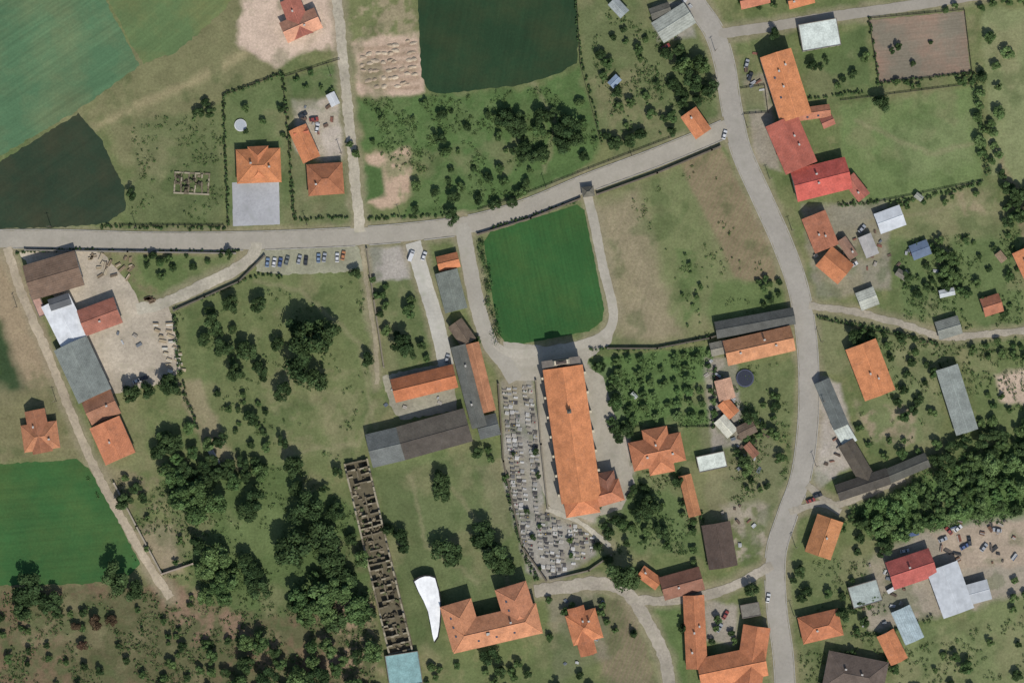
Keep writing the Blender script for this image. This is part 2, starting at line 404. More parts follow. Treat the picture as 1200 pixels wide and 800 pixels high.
sheet('crop_field',[(-40,-40),(110,-40),(128,10),(164,77),(90,130),(-40,206)],surf('field',(82,118,80),ang=33,sc=.25,amp=.18),1)
sheet('crop_field',[(114,-40),(292,-40),(262,14),(205,62),(167,75),(131,10)],surf('field',(94,118,70),ang=40,sc=.2,amp=.14),1.5)
sheet('crop_field',[(-40,214),(92,133),(120,166),(146,222),(147,246),(124,262),(60,267),(-40,268)],surf('field',(46,64,44),ang=33,sc=.2,amp=.1),1)
sheet('crop_field',[(487,-40),(673,-40),(677,50),(676,74),(655,86),(610,100),(520,110),(503,107),(494,90)],surf('field',(38,66,38),ang=80,sc=.2,amp=.12),.8)
sheet('lawn',[(567,284),(575,272),(676,240),(685,246),(708,362),(706,376),(690,388),(610,403),(592,401),(584,390)],surf('field',(48,94,42),ang=-78,sc=.5,amp=.14),.5)
sheet('crop_field',[(-40,546),(90,538),(104,548),(140,612),(164,660),(150,676),(100,684),(-40,686)],surf('field',(54,98,46),ang=5,sc=.2,amp=.12),1)
sheet('vegetable_plot',[(1019,24),(1130,13),(1137,84),(1031,97)],surf('field',(130,121,102),ang=6,sc=.6,amp=.14),.5)
sheet('patio_paving',[(272,214),(327,212),(328,263),(273,265)],surf('concrete',(164,166,172)),.2)
sheet('farmyard',[(22,296),(98,290),(120,296),(150,330),(165,358),(196,352),(204,378),(212,432),(196,448),(150,458),(128,462),(100,400),(60,345)],surf('gravel',(172,162,147)),1.2)
sheet('parking_lot',[(300,294),(420,288),(428,318),(330,322),(300,318)],surf('gravel',(146,146,126)),1.2)
sheet('church_square',[(590,400),(640,406),(700,396),(722,380),(716,402),(690,420),(686,432),(632,440),(628,446),(600,446),(592,425)],surf('concrete',(163,158,147)),.8)
sheet('church_paving',[(628,440),(690,430),(706,440),(728,510),(744,566),(728,596),(690,608),(648,602),(630,560)],surf('concrete',(160,155,144)),.8)
sheet('courtyard',[(448,440),(530,424),(536,480),(470,492),(458,478)],surf('gravel',(150,146,130)),1.2)
for n,(p,w,c) in ROADS.items():
    kind='asphalt' if n in('main_road','village_road','side_road','church_lane') else ('concrete' if n in('driveway','lawn_path') else 'gravel')
    ribbon(n,p,w,surf(kind,c),.4 if kind!='gravel' else 1.0)
# kerbs along the two main roads, open at side roads
def kerb(name,src,side):
    pts,w,_=ROADS[src]; p=catmull(pts,5); nn=frames(p); mat=surf('kerb',(168,163,152)); mb=MB()
    others=[(q,ww) for k,(q,ww,_) in ROADS.items() if k!=src]
    e=[q+n*side*(w/2+0.9) for q,n in zip(p,nn)]
    for a,b_ in zip(e[:-1],e[1:]):
        mid=(a+b_)/2
        if any(segdist(np.array([mid[0]]),np.array([mid[1]]),q,False)[0]<ww/2+4 for q,ww in others): continue
        x1,y1=M2(*a);x2,y2=M2(*b_); l=math.hypot(x2-x1,y2-y1)
        mb.box((x1+x2)/2,(y1+y2)/2,0,l*1.0,0.4,0.13+ZL[0],mat,math.atan2(y2-y1,x2-x1))
    mb.obj(name)
for s_ in(-1,1):
    kerb('road_kerb','main_road',s_); kerb('road_kerb','village_road',s_)

# ------------------------------------------------------------- buildings
PL=[(205,196,176),(190,180,160),(215,208,196),(176,160,138)]
def roofpart(mr,mw,mwin,ox,oy,x1,y1,x2,y2,w,he,hr,kind,col,wall,col2=None,metal=False):
    a1=M2(x1,y1);a2=M2(x2,y2); cx=(a1[0]+a2[0])/2-ox; cy=(a1[1]+a2[1])/2-oy
    L=math.hypot(a2[0]-a1[0],a2[1]-a1[1]); th=math.atan2(a2[1]-a1[1],a2[0]-a1[0]); Wd=w*S
    he+=random.uniform(-.08,.08); hr+=random.uniform(-.1,.1)
    a=L/2;b=Wd/2;t=.22;o=min(.5,b*.15)
    c,s=math.cos(th),math.sin(th)
    T=lambda v:(cx+v[0]*c-v[1]*s,cy+v[0]*s+v[1]*c,v[2])
    rk='metal_roof' if metal else 'roof'
    k_=random.uniform(.94,1.06); col=tuple(int(min(255,v*k_)) for v in col)
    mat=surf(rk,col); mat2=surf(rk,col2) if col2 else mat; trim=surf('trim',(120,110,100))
    if kind=='flat':
        mr.add([T((i*a,j*b,z)) for z in(he-.2,he) for i,j in((-1,-1),(1,-1),(1,1),(-1,1))],[(4,5,6,7),(0,1,5,4),(1,2,6,5),(2,3,7,6),(3,0,4,7),(3,2,1,0)],mat)
        for (u,v,lu,lv) in((0,b-.15,2*a,.3),(0,-b+.15,2*a,.3),(a-.15,0,.3,2*b-.6),(-a+.15,0,.3,2*b-.6)):
            q=T((u,v,0)); mr.box(q[0],q[1],he,lu,lv,.25,trim,th)
        hw=he-.2; q=(a-.2,b-.2)
        mw.add([T((i*q[0],j*q[1],z)) for z in(-.1,hw) for i,j in((-1,-1),(1,-1),(1,1),(-1,1))],[(0,1,5,4),(1,2,6,5),(2,3,7,6),(3,0,4,7)],wall)
    else:
        hipi=0
        if kind=='hip': hipi=min(a-.3,b*.95)
        if kind=='half': hipi=min(a*.5,b*.4)
        r=a-hipi
        for dz,top in((0,True),(-t,False)):
            V=[(-a,-b,he+dz),(a,-b,he+dz),(a,b,he+dz),(-a,b,he+dz),(-r,0,hr+dz),(r,0,hr+dz)]
            V=[T(v) for v in V]
            if top:
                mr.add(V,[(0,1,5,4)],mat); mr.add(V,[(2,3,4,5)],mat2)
                if hipi: mr.add(V,[(1,2,5),(3,0,4)],mat)
            else:
                mr.add(V,[(4,5,1,0),(5,4,3,2)]+([(5,2,1),(4,0,3)] if hipi else []),trim)
        E=[T(v) for v in[(-a,-b,he),(a,-b,he),(a,b,he),(-a,b,he),(-a,-b,he-t),(a,-b,he-t),(a,b,he-t),(-a,b,he-t)]]
        mr.add(E,[(0,4,5,1),(2,6,7,3)]+([(1,5,6,2),(3,7,4,0)] if hipi else []),trim)
        if not hipi:
            for k in(-1,1):
                G=[T(v) for v in[(k*a,-b,he),(k*a,0,hr),(k*a,b,he),(k*a,b,he-t),(k*a,0,hr-t),(k*a,-b,he-t)]]
                mr.add(G,[(0,1,4,5),(1,2,3,4)],trim)
        cap=surf(rk,tuple(min(255,int(v*1.10)) for v in col))
        mr.cyl(T((-r,0,hr)),T((r,0,hr)),.18,.18,cap,6)
        if hipi and kind=='hip':
            for k in(-1,1):
                for j in(-1,1): mr.cyl(T((k*r,0,hr)),T((k*a,j*b,he)),.15,.15,cap,5)
        sl=(hr-he)
        hw=he-t+sl*o/b-.02; A=a-o;Bq=b-o
        if hipi:
            mw.add([T((i*A,j*Bq,z)) for z in(-.1,min(hw,he-.05)) for i,j in((-1,-1),(1,-1),(1,1),(-1,1))],[(0,1,5,4),(1,2,6,5),(2,3,7,6),(3,0,4,7)],wall)
        else:
            V=[]
            for k in(-1,1): V+=[T(v) for v in[(k*A,-Bq,-.1),(k*A,Bq,-.1),(k*A,Bq,hw),(k*A,0,hr-t-.03),(k*A,-Bq,hw)]]
            mw.add(V,[(0,4,3,2,1),(5,6,7,8,9),(0,5,9,4),(1,2,7,6)],wall)
        q=(A,Bq)
    gl=surf('glass',(60,66,72)); fr=surf('trim',(225,222,214))
    st=max(1,int((he-.5)/2.8))
    for side in(-1,1):
        n=max(1,int(2*q[0]/3.4))
        for lv in range(st):
            for i in range(n):
                u=-q[0]+(i+.5)*2*q[0]/n; z=1.0+lv*2.8
                if z+1.5>he-.3: continue
                P=T((u,side*(q[1]+.01),0)); mwin.box(P[0],P[1],z,1.25,.10,1.45,fr,th)
                P=T((u,side*(q[1]+.05),0)); mwin.box(P[0],P[1],z+.12,1.0,.10,1.2,gl,th)
    for side in(-1,1):
        for v in(-.45,.45):
            P=T((side*(q[0]+.01),v*q[1],0)); mwin.box(P[0],P[1],1.0,.10,1.1,1.4,fr,th)
            P=T((side*(q[0]+.05),v*q[1],0)); mwin.box(P[0],P[1],1.12,.10,.9,1.15,gl,th)
    return T,(a,b,he,hr,th)
def building(name,parts,chim=1,wall=None,metal=False,dorm=0):
    cx,cy=M2((parts[0][0]+parts[0][2])/2,(parts[0][1]+parts[0][3])/2)
    e=empty(name,(cx,cy,0)); mr,mw,mn,mc=MB(),MB(),MB(),MB()
    wl=surf('wall_plaster',wall or random.choice(PL))
    for k,pt in enumerate(parts):
        pt=list(pt); col=pt[8]; col2=pt[9] if len(pt)>9 else None
        T,(a,b,he,hr,th)=roofpart(mr,mw,mn,cx,cy,*pt[:8],col,wl,col2,metal)
        if k==0:
            P=T((a*.1,-b+ .45,0)); mn.box(P[0],P[1],0,1.1,.35,2.1,surf('door',(100,70,50)),th)
        if pt[7]!='flat' and chim and not metal:
            for i in range(chim if k==0 else random.choice([0,1])):
                u=random.uniform(-.6,.6)*a; v=random.choice([-1,1])*b*random.uniform(.1,.4)
                P=T((u,v,0)); hz=hr-(hr-he)*abs(v)/b
                mc.box(P[0],P[1],hz-.6,.8,.6,1.9,surf('chimney_brick',(150,105,85)),th)
                mc.box(P[0],P[1],hz+1.3,1.0,.8,.15,surf('trim',(190,185,175)),th)
            for i in range(dorm):
                u=(-.6+1.2*(i+.5)/dorm)*a
                P=T((u,-b*.5,0)); hz=hr-(hr-he)*.5
                mc.box(P[0],P[1],hz-.3,1.0,1.3,.42,surf('glass',(70,80,92)),th)
    mr.obj('roof',e); mw.obj('walls',e); mn.obj('windows_and_door',e)
    if mc.v: mc.obj('chimneys',e)
    return e
OR=(208,124,80);OB=(220,134,84);SAL=(206,140,114);RBR=(165,104,84);RD=(184,90,80);GR=(132,132,132);DG=(86,84,86);WH=(220,222,222);BRN=(118,92,80)
H='hip';G='gable'
building('detached_house',[(333,40,374,22,26,4,7.5,G,SAL),(340,0,357,44,24,4,7.2,G,(190,110,94))],1)
building('detached_house',[(278,196,330,194,40,4.2,7.8,H,(208,126,78)),(303,172,305,214,24,4,7,H,OR)],2)
building('detached_house',[(361,212,403,209,37,4,7.5,H,(176,106,72))],1)
building('garage',[(349,150,366,188,22,3.2,5.4,G,OR),(345,158,362,154,14,3,4.6,G,(190,102,72))],0)
building('warehouse',[(34,332,95,314,42,5,7.4,G,(128,100,86)),(40,342,52,370,10,3,3.6,'flat',(200,150,140))],0)
building('workshop',[(66,352,90,400,36,4.5,5.4,G,WH),(60,358,84,350,14,5.6,6.4,G,(96,98,100))],0,metal=True)
building('farm_building',[(97,379,140,363,32,4.5,7,G,(174,104,88))],1)
building('barn',[(84,402,113,464,42,5,8,G,(132,134,134))],0)
building('farmhouse',[(103,484,137,469,32,4.5,7.2,G,(172,114,88)),(124,494,143,537,38,5,8.2,G,(204,122,84))],1)
building('detached_house',[(28,514,70,508,32,4,7,H,(196,124,88)),(42,480,52,530,24,4,7.3,G,(180,112,82))],1)
building('barn',[(461,458,534,440,28,4.2,7.6,G,(196,112,70))],0)
building('row_house',[(537,405,562,500,18,5.6,7.6,G,(112,110,108)),(553,402,573,482,17,5,8.2,G,(196,128,92)),(560,502,584,496,26,4,6,G,(100,100,102)),(533,378,550,402,20,4,6,G,(126,104,90))],2)
building('outbuilding',[(513,310,538,304,18,3.2,5.2,G,OR),(523,318,535,364,27,4,6,G,(122,124,120))],0)
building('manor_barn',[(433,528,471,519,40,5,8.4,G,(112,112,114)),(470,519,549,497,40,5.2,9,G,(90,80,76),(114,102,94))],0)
building('garden_shed',[(454,786,493,780,38,3,3.5,'flat',(124,158,164))],0)
building('manor_house',[(528,746,632,722,36,7.5,11.5,H,(206,132,94)),(534,704,549,756,38,7.4,11.2,H,(206,132,94)),(598,684,614,736,38,7.6,11.4,H,(200,126,92))],4,dorm=3)
building('detached_house',[(739,535,800,522,34,4.8,8.6,H,(190,114,78)),(766,501,776,554,30,4.7,8.3,H,(196,118,80))],2)
building('farmhouse',[(849,414,928,396,30,5,8.8,G,(212,140,98)),(832,410,850,406,16,3,4.4,G,(150,140,130))],3)
building('farm_building',[(838,387,930,370,20,3.6,5.6,G,(96,94,94))],0)
building('outbuilding',[(846,444,852,468,20,3,5,G,(216,160,136)),(846,470,860,486,16,3,4.5,G,OR),(842,490,858,508,16,2.8,4,G,(200,190,180))],0)
building('carport',[(817,544,850,537,19,3,3.4,'flat',(222,222,218))],0)
building('outbuilding',[(802,556,814,604,15,3,5,G,(208,132,88))],0)
building('barn',[(838,612,847,664,34,4.5,7.4,G,(92,74,68))],0)
building('detached_house',[(775,689,822,676,28,4,7.4,G,(158,104,86)),(750,668,772,684,16,3,4.8,G,OR)],1)
building('detached_house',[(667,738,702,728,36,4.2,7.6,H,OR),(674,710,690,766,20,4,7,G,(196,116,78))],1)
building('farmstead',[(812,696,816,782,25,4.5,7.6,G,(208,124,82)),(818,788,896,772,36,5,8.8,G,OR),(886,732,874,812,32,5,8.2,G,(200,118,78))],3)
building('village_house',[(907,64,931,140,38,8,11.4,G,OB),(930,136,972,130,15,3.2,4.8,G,(190,118,90))],3,dorm=2)
building('village_house',[(914,142,938,198,40,6,9.6,G,(178,92,78))],2)
building('village_house',[(929,219,993,203,38,5.5,9.4,G,(196,84,74)),(993,208,1012,232,17,3,4.6,G,(190,106,92))],2)
building('village_house',[(952,252,968,292,30,4.5,7.6,G,(190,114,86)),(964,300,990,322,30,4.5,7.4,G,OR),(985,280,1000,302,12,3,4.2,G,(160,118,102))],2)
building('outbuilding',[(937,46,982,38,32,4,4.4,'flat',WH)],0)
building('detached_house',[(806,132,824,158,22,3.5,6,G,OR)],1)
building('detached_house',[(1007,403,1030,463,38,5,8.8,G,OB)],2)
building('warehouse',[(1108,430,1132,506,27,4,6.2,G,(148,150,150))],0)
building('farm_building',[(962,446,985,500,19,3.6,5.4,G,(112,114,116)),(982,496,996,520,18,3.2,4,G,(208,208,206)),(990,518,1016,562,20,3.5,5.6,G,(94,82,74))],0)
building('barn',[(980,577,1040,557,20,4,6,G,(82,74,70)),(1036,559,1086,538,18,3.6,5.2,G,(94,90,86))],0)
building('detached_house',[(972,606,957,650,32,4.6,8,G,(208,132,82))],1)
building('detached_house',[(937,738,984,727,32,4.2,7.6,H,(198,116,78))],1)
building('detached_house',[(1041,674,1092,657,34,4.5,8,G,(194,92,86))],1)
building('warehouse',[(1102,662,1122,717,38,5,5.8,G,(206,210,212)),(1118,700,1158,689,24,4,4.6,G,(190,194,196))],0,metal=True)
building('outbuilding',[(1054,712,1071,750,24,3.4,4.6,G,(162,174,186)),(1036,740,1053,774,22,3.6,6,G,OR)],0)
building('detached_house',[(966,782,1036,796,44,4.6,8.4,H,(110,92,86))],2)
building('outbuilding',[(1027,263,1057,252,25,3.4,4.2,G,(206,210,212)),(1012,276,1022,300,16,3,4,G,(176,172,166))],0,metal=True)
building('garden_shed',[(1067,297,1088,289,18,2.6,3.4,G,(96,112,134))],0,metal=True)
building('detached_house',[(1196,292,1212,326,26,4,7,G,OR)],1)
building('garden_house',[(1150,361,1172,354,22,3,5.2,G,(186,112,84))],0)
building('outbuilding',[(1097,388,1124,380,22,3,4.8,G,(140,138,134))],0)
building('outbuilding',[(1005,354,1026,346,22,3,4,G,(190,186,180))],0)
building('outbuilding',[(770,40,808,16,28,3.6,5,G,(170,168,164)),(762,18,785,10,14,3,4,G,(110,104,98))],0)
building('garden_shed',[(717,2,732,18,14,3,4,G,(150,152,158))],0)
building('garden_shed',[(715,101,725,91,10,2.5,3,G,(140,160,180))],0,metal=True)
building('village_house',[(866,4,900,-4,18,4,7,G,(200,120,92))],1)
building('village_house',[(922,4,952,-4,18,4,7,G,OR)],1)
building('garden_shed',[(387,110,394,124,11,2.4,3,G,(214,216,216))],0,metal=True)
building('garden_shed',[(1168,296,1176,306,9,2.4,3,G,(150,120,100))],0)
building('woodshed',[(864,508,884,498,16,2.6,3.6,G,(110,90,78)),(874,520,886,534,10,2.4,3,G,(150,98,80))],0)
building('garden_shed',[(682,226,696,224,12,3,4.6,H,(120,112,104))],0)
building('garden_shed',[(740,460,746,466,5,2,2.6,G,(200,200,200))],0)
building('outbuilding',[(996,700,1030,690,26,3,3.4,'flat',(160,164,166))],0)
building('woodshed',[(1050,318,1062,326,9,2.4,3.2,G,(128,118,110))],0)
building('garage',[(868,716,890,712,16,3,3.6,'flat',(120,112,106))],0)
building('garage',[(962,146,976,140,13,3,4.4,G,(176,104,88))],0)
building('garden_shed',[(1072,228,1080,234,7,2.2,2.8,G,(160,156,150))],0)
building('greenhouse',[(1100,345,1118,341,9,2,2.6,G,(200,206,204))],0,metal=True)

# white glare beside the manor, modelled as an added low block in its outline
def prism(mb,pts,z0,z1,mat,side=None,ox=0,oy=0):
    P=[M2(*q) for q in pts]; n=len(P)
    v=[(x-ox,y-oy,z0) for x,y in P]+[(x-ox,y-oy,z1) for x,y in P]
    mb.add(v,[(i,(i+1)%n,n+(i+1)%n,n+i) for i in range(n)],side or mat)
    mb.add(v,[tuple(range(n,2*n))],mat)
glare_pts=[(486,680),(492,676),(498,674),(504,674),(510,676),(514,690),(516,704),(516,718),(515,732),(513,744),(509,750),(507,742),(505,730),(502,715),(497,703),(491,692)][::-1]
c_=M2(503,705); e=empty('glare_block',(*c_,0)); mb=MB(); prism(mb,glare_pts,-.1,4.6,surf('wall_plaster',PL[1]),ox=c_[0],oy=c_[1]); mb.obj('walls',e)
big=[(503+(x-503)*1.12,708+(y-708)*1.05) for x,y in glare_pts]; mb=MB(); prism(mb,big,4.61,4.75,surf('trim',(48,46,44)),surf('trim',(60,58,56)),c_[0],c_[1]); mb.obj('glare_outline',e)  # dark edge of the glare, built in as a slab
mb=MB(); prism(mb,glare_pts,4.76,4.95,surf('metal_roof',(255,255,252)),surf('trim',(150,150,148)),c_[0],c_[1]); mb.obj('roof',e)  # near-white top colour stands in for the glare itself

# church
cx,cy=M2(670,508); ch=empty('church',(cx,cy,0)); mr,mw,mn=MB(),MB(),MB(); wl=surf('wall_plaster',(214,200,170))
CH=(222,134,84)
T,(a,b,he,hr,th)=roofpart(mr,mw,mn,cx,cy,659,430,681,586,47,9,15.5,G,CH,wl)
roofpart(mr,mw,mn,cx,cy,676,560,683,602,40,8.6,13.8,H,(208,122,80),wl)
roofpart(mr,mw,mn,cx,cy,690,583,728,572,26,6.5,10,H,(190,114,82),wl)
roofpart(mr,mw,mn,cx,cy,708,552,714,586,22,6,9.4,H,(150,98,80),wl)
fx,fy=M2(657,424); 
mw.box(fx-cx,fy-cy,-.1,17.5,2.6,12.4,wl,math.radians(8)); mw.box(fx-cx,fy-cy,12.3,18.1,3.2,.4,surf('trim',(120,112,102)),math.radians(8))
mw.box(fx-cx,fy-cy,12.7,8,2.2,3.4,wl,math.radians(8),.8); mw.box(fx-cx,fy-cy,16.1,5,1.8,1.2,surf('trim',(90,80,74)),math.radians(8),.3)
for i in range(7):
    for s_ in(-1,1):
        P=T((-a+4+i*(2*a-8)/6,s_*(b+.3),0)); mw.box(P[0],P[1],-.1,1.2,1.8,7.6,wl,th,.9)
mw_o=mw.obj('walls',ch); mr.obj('roof',ch); mn.obj('windows',ch)
tm=MB(); P=T((-a*.35,0,0)); dk=surf('metal_roof',(96,104,98))
tm.box(P[0],P[1],hr-1,1.6,1.6,2.4,surf('wall_plaster',(190,170,150)),th); tm.box(P[0],P[1],hr+1.4,2.0,2.0,.7,dk,th,.6); tm.box(P[0],P[1],hr+2.1,1.0,1.0,2.4,dk,th,.08)
tm.obj('ridge_turret',ch)

# roofless ruined range
def ruin(name,x1,y1,x2,y2,w,h,n,cut=0.2):
    A=M2(x1,y1);B_=M2(x2,y2); cx,cy=(A[0]+B_[0])/2,(A[1]+B_[1])/2; L=math.hypot(B_[0]-A[0],B_[1]-A[1]); th=math.atan2(B_[1]-A[1],B_[0]-A[0])
    mb=MB(); w=w*S; m1=surf('masonry',(160,150,124)); m2=surf('masonry',(120,110,88)); k=int(L/2.2)
    for s_ in(-1,1):
        for i in range(k):
            hh=h*random.uniform(.5,1.0)
            if random.random()<.1: hh*=.3
            mb.box(-L/2+(i+.5)*L/k,s_*(w/2-.4),0,L/k,.8,hh,random.choice([m1,m1,m2]))
    for i in range(n+1):
        u=-L/2+.5+i*(L-1)/n+(random.uniform(-1.3,1.3) if 0<i<n else 0)
        for q in range(5):
            if random.random()<cut and 0<i<n: continue
            mb.box(u+random.uniform(-.2,.2),-w/2+.8+(q+.5)*(w-1.6)/5,0,.7,(w-1.6)/5,h*random.uniform(.25,.9),random.choice([m1,m2,m2]))
    for i in range(int(n*4)):
        u=random.uniform(-.48,.48)*L
        mb.box(u,random.uniform(-.35,.35)*w,0,random.uniform(.8,3),random.uniform(.8,2.4),random.uniform(.3,1.6),random.choice([surf('rubble',(100,92,72)),surf('rubble',(76,70,56)),surf('rubble',(92,100,62)),surf('rubble',(140,128,104))]),random.random()*3,.4)
    for j in range(22):
        if random.random()<.55: mb.box((j+.5)*L/22-L/2,random.uniform(-.8,.8),0,L/22*.8,.6,h*random.uniform(.3,.8),m2)
    return mb.obj(name,None,(cx,cy,0),th)
ruin('ruined_building',417,540,470,764,29,3.6,26,.35)
sheet('ruin_floor',[(404,544),(431,538),(485,760),(457,766)],surf('dirt',(102,94,72)),.4)
ruin('building_foundation',204,214,246,216,26,.9,5,.1)

# ------------------------------------------------------------- vegetation
def leafmat(name,c1,c2):
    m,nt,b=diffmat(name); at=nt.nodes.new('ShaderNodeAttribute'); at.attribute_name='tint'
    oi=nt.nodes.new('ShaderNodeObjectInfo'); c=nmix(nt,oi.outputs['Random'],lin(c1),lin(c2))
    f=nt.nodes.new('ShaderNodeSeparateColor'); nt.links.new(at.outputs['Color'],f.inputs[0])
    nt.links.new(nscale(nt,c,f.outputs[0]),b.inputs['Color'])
    return m
LM={'dark':leafmat('dark_foliage',(56,76,44),(74,94,54)),'mid':leafmat('mid_foliage',(76,102,56),(100,122,68)),'light':leafmat('light_foliage',(92,124,66),(114,138,80)),'red':leafmat('brown_foliage',(92,76,56),(108,84,66)),'hedge':leafmat('hedge_foliage',(66,90,50),(78,102,58))}
BARK=surf('bark',(96,82,66))
def leaves(clumps,n,size,seed=0):
    """clumps rows: x,y,z,r,rz,tint -> leaf quads near each clump's surface"""
    r=np.random.default_rng(seed); cl=np.asarray(clumps,float); K=len(cl); N=K*n
    d=r.normal(size=(N,3)); d/=np.linalg.norm(d,axis=1)[:,None]; d[:,2]=np.where(d[:,2]<-.3,-d[:,2],d[:,2])
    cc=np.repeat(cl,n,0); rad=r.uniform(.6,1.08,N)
    P=cc[:,:3]+d*np.stack([cc[:,3],cc[:,3],cc[:,4]],1)*rad[:,None]
    nn=d+r.normal(size=(N,3))*.45; nn/=np.linalg.norm(nn,axis=1)[:,None]
    u=np.cross(nn,r.normal(size=(N,3))); u/=np.linalg.norm(u,axis=1)[:,None]; v=np.cross(nn,u)
    s=(size*r.uniform(.55,1.25,N))[:,None]
    V=np.stack([P-u*s*1.2,P-v*s*.7,P+u*s*1.2,P+v*s*.7],1).reshape(-1,3)
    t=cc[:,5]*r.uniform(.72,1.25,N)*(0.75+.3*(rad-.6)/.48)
    return V,np.repeat(t,4)
def leafmesh(name,V,t,mat,trunk=None):
    F=np.arange(len(V)).reshape(-1,4)
    nv=len(V)
    if trunk:
        tv=np.array(trunk.v); V=np.concatenate([V,tv]); t=np.concatenate([t,np.ones(len(tv))])
        tf=np.array([f for f in trunk.f if len(f)==4])+nv; F=np.concatenate([F,tf])
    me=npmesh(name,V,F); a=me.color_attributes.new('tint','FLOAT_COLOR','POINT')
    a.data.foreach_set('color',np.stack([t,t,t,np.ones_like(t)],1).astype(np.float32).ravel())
    me.materials.append(mat)
    if trunk:
        me.materials.append(BARK); mi=np.zeros(len(F),np.int32); mi[nv//4:]=1; me.polygons.foreach_set('material_index',mi)
    return me
def treemesh(seed,mat,conifer=False):
    r=random.Random(seed); cl=[]; tr=MB()
    if conifer:
        for i in range(9):
            z=.4+i*.3; R=.95*(1-i/9.5)
            for k in range(max(1,int(6*(1-i/10)))):
                a=r.random()*6.28; cl.append((math.cos(a)*R*.6,math.sin(a)*R*.6,z,R*.45+.08,.18,r.uniform(.75,1.2)))
        tr.cyl((0,0,-.05),(0,0,2.6),.09,.02,BARK,6)
    else:
        nl=r.randint(13,18)
        ex=r.uniform(.85,1.15)
        for i in range(nl):
            a=r.random()*6.28; q=math.sqrt(r.random())*.68; z=1.0+r.uniform(-.35,.4)*(1-q*.6)
            cl.append((math.cos(a)*q*ex,math.sin(a)*q/ex,z,r.uniform(.22,.42),r.uniform(.2,.36),r.uniform(.7,1.35)))
        tr.cyl((0,0,-.05),(0,0,.75),.09,.06,BARK,7)
        for c in cl[:6]: tr.cyl((0,0,.45+.1*r.random()),(c[0],c[1],c[2]),.045,.015,BARK,5)
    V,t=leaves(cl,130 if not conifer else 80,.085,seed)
    return leafmesh('tree_mesh',V,t,mat,tr)
TM={k:[treemesh(i*10+j,LM[k]) for j in range(6)] for i,k in enumerate(['dark','mid','light','red'])}
TM['con']=[treemesh(900+j,LM['dark'],True) for j in range(3)]
NM={'dark':'deciduous_tree','mid':'deciduous_tree','light':'fruit_tree','red':'plum_tree','con':'spruce_tree'}
def tree(x,y,r,k='dark',hs=1.0,name=None):
    o=bpy.data.objects.new(name or (NM[k] if r>4.5 else 'bush'),random.choice(TM[k])); COL.objects.link(o)
    X,Y=M2(x,y); o.location=(X,Y,0); R=r*S*1.12; o.rotation_euler=(0,0,random.random()*6.28)
    o.scale=(R*random.uniform(.88,1.12),R*random.uniform(.88,1.12),R*hs*random.uniform(.8,1.05))
def inpoly(x,y,p): return bool(inside(np.array([x],float),np.array([y],float),p)[0])
RD_=[(q,w) for q,w,_ in ROADS.values()]
def scatter(poly,n,r0,r1,kinds,sep=.75):
    xs=[p[0] for p in poly]; ys=[p[1] for p in poly]; pl=[]; t=0
    while len(pl)<n and t<n*40:
        t+=1; x=random.uniform(min(xs),max(xs)); y=random.uniform(min(ys),max(ys)); r=r0+(r1-r0)*random.random()**1.6
        if not inpoly(x,y,poly): continue
        if any((x-a)**2+(y-b_)**2<((r+c)*sep)**2 for a,b_,c in pl): continue
        if any(segdist(np.array([x]),np.array([y]),q,False)[0]<w/2+r*.6 for q,w in RD_): continue
        pl.append((x,y,r)); tree(x,y,r,random.choice(kinds))
D='dark';Mi='mid';Li='light'
for t in [(362,396,26),(356,432,20),(380,388,18),(352,380,15),(372,445,14),(250,380,12),(272,355,11),(304,357,10),(290,412,13),(265,405,12),(240,398,8),(277,435,12),(305,432,9),(326,403,9),(429,421,9),(332,459,11),(295,489,9),(416,322,7),(332,517,8),(346,545,13),(200,449,14),(155,462,12),(172,457,10),(516,565,13),(518,578,10),(472,402,14),(478,412,11),(470,628,9),(474,640,8),(524,645,17),(567,626,16),(580,652,18),(593,664,13),(575,768,12),(530,255,10),(580,240,7),(600,238,7),(146,588,11),(36,690,18),(60,705,13),(30,715,13),(138,675,18),(157,690,12),(200,520,15),(188,528,11),(300,585,15),(290,600,11),(290,660,12),(305,690,14),(298,675,12),(365,590,18),(352,600,14),(345,640,22),(380,628,19),(390,660,17),(1030,124,11),(1052,56,5),(1190,230,12),(1195,255,10),(728,668,18),(738,680,12),(760,590,13),(775,623,9),(752,600,11),(795,562,7),(735,505,9),(720,500,8),(905,40,7),(810,95,13),(820,75,11),(832,105,10),(795,60,8),(788,100,8),(665,150,14),(655,170,12),(675,165,9),(590,140,11),(605,150,12),(625,185,8),(720,170,8),(738,165,8),(750,158,7),(155,228,7),(560,530,7),(1000,395,9),(1020,395,7),(985,720,9),(940,700,6),(880,690,8),(870,540,8),(880,490,10),(160,572,7),(168,583,6)]:
    tree(*t,k=D)
for t in [(254,590,14),(232,575,16),(212,585,16),(205,560,14),(230,600,13),(255,650,17),(268,680,16),(262,700,12),(245,665,13),(375,700,19),(400,690,18),(420,710,16),(350,700,13),(385,720,13),(480,365,9),(560,400,5),(800,80,12),(700,430,7),(720,470,10),(1100,300,10),(1115,325,10),(1160,45,8),(445,345,7),(418,180,6),(410,170,5)]: tree(*t,k=Mi)
scatter([(180,505),(235,500),(312,548),(300,560),(240,575),(262,640),(288,700),(240,700),(225,640),(198,600)],24,7,12,[D,Mi,Mi,Li],.75)
scatter([(215,545),(310,540),(312,560),(225,565)],9,8,12,[D],.65)
scatter([(330,565),(400,590),(434,670),(436,735),(350,730),(330,670),(350,620)],20,7,14,[D,D,Mi],.75)
scatter([(280,750),(440,760),(445,830),(270,830)],30,8,14,[D,Mi,Mi],.75)
scatter([(190,760),(285,740),(290,830),(180,830)],16,5,9,[D,Mi],.9)
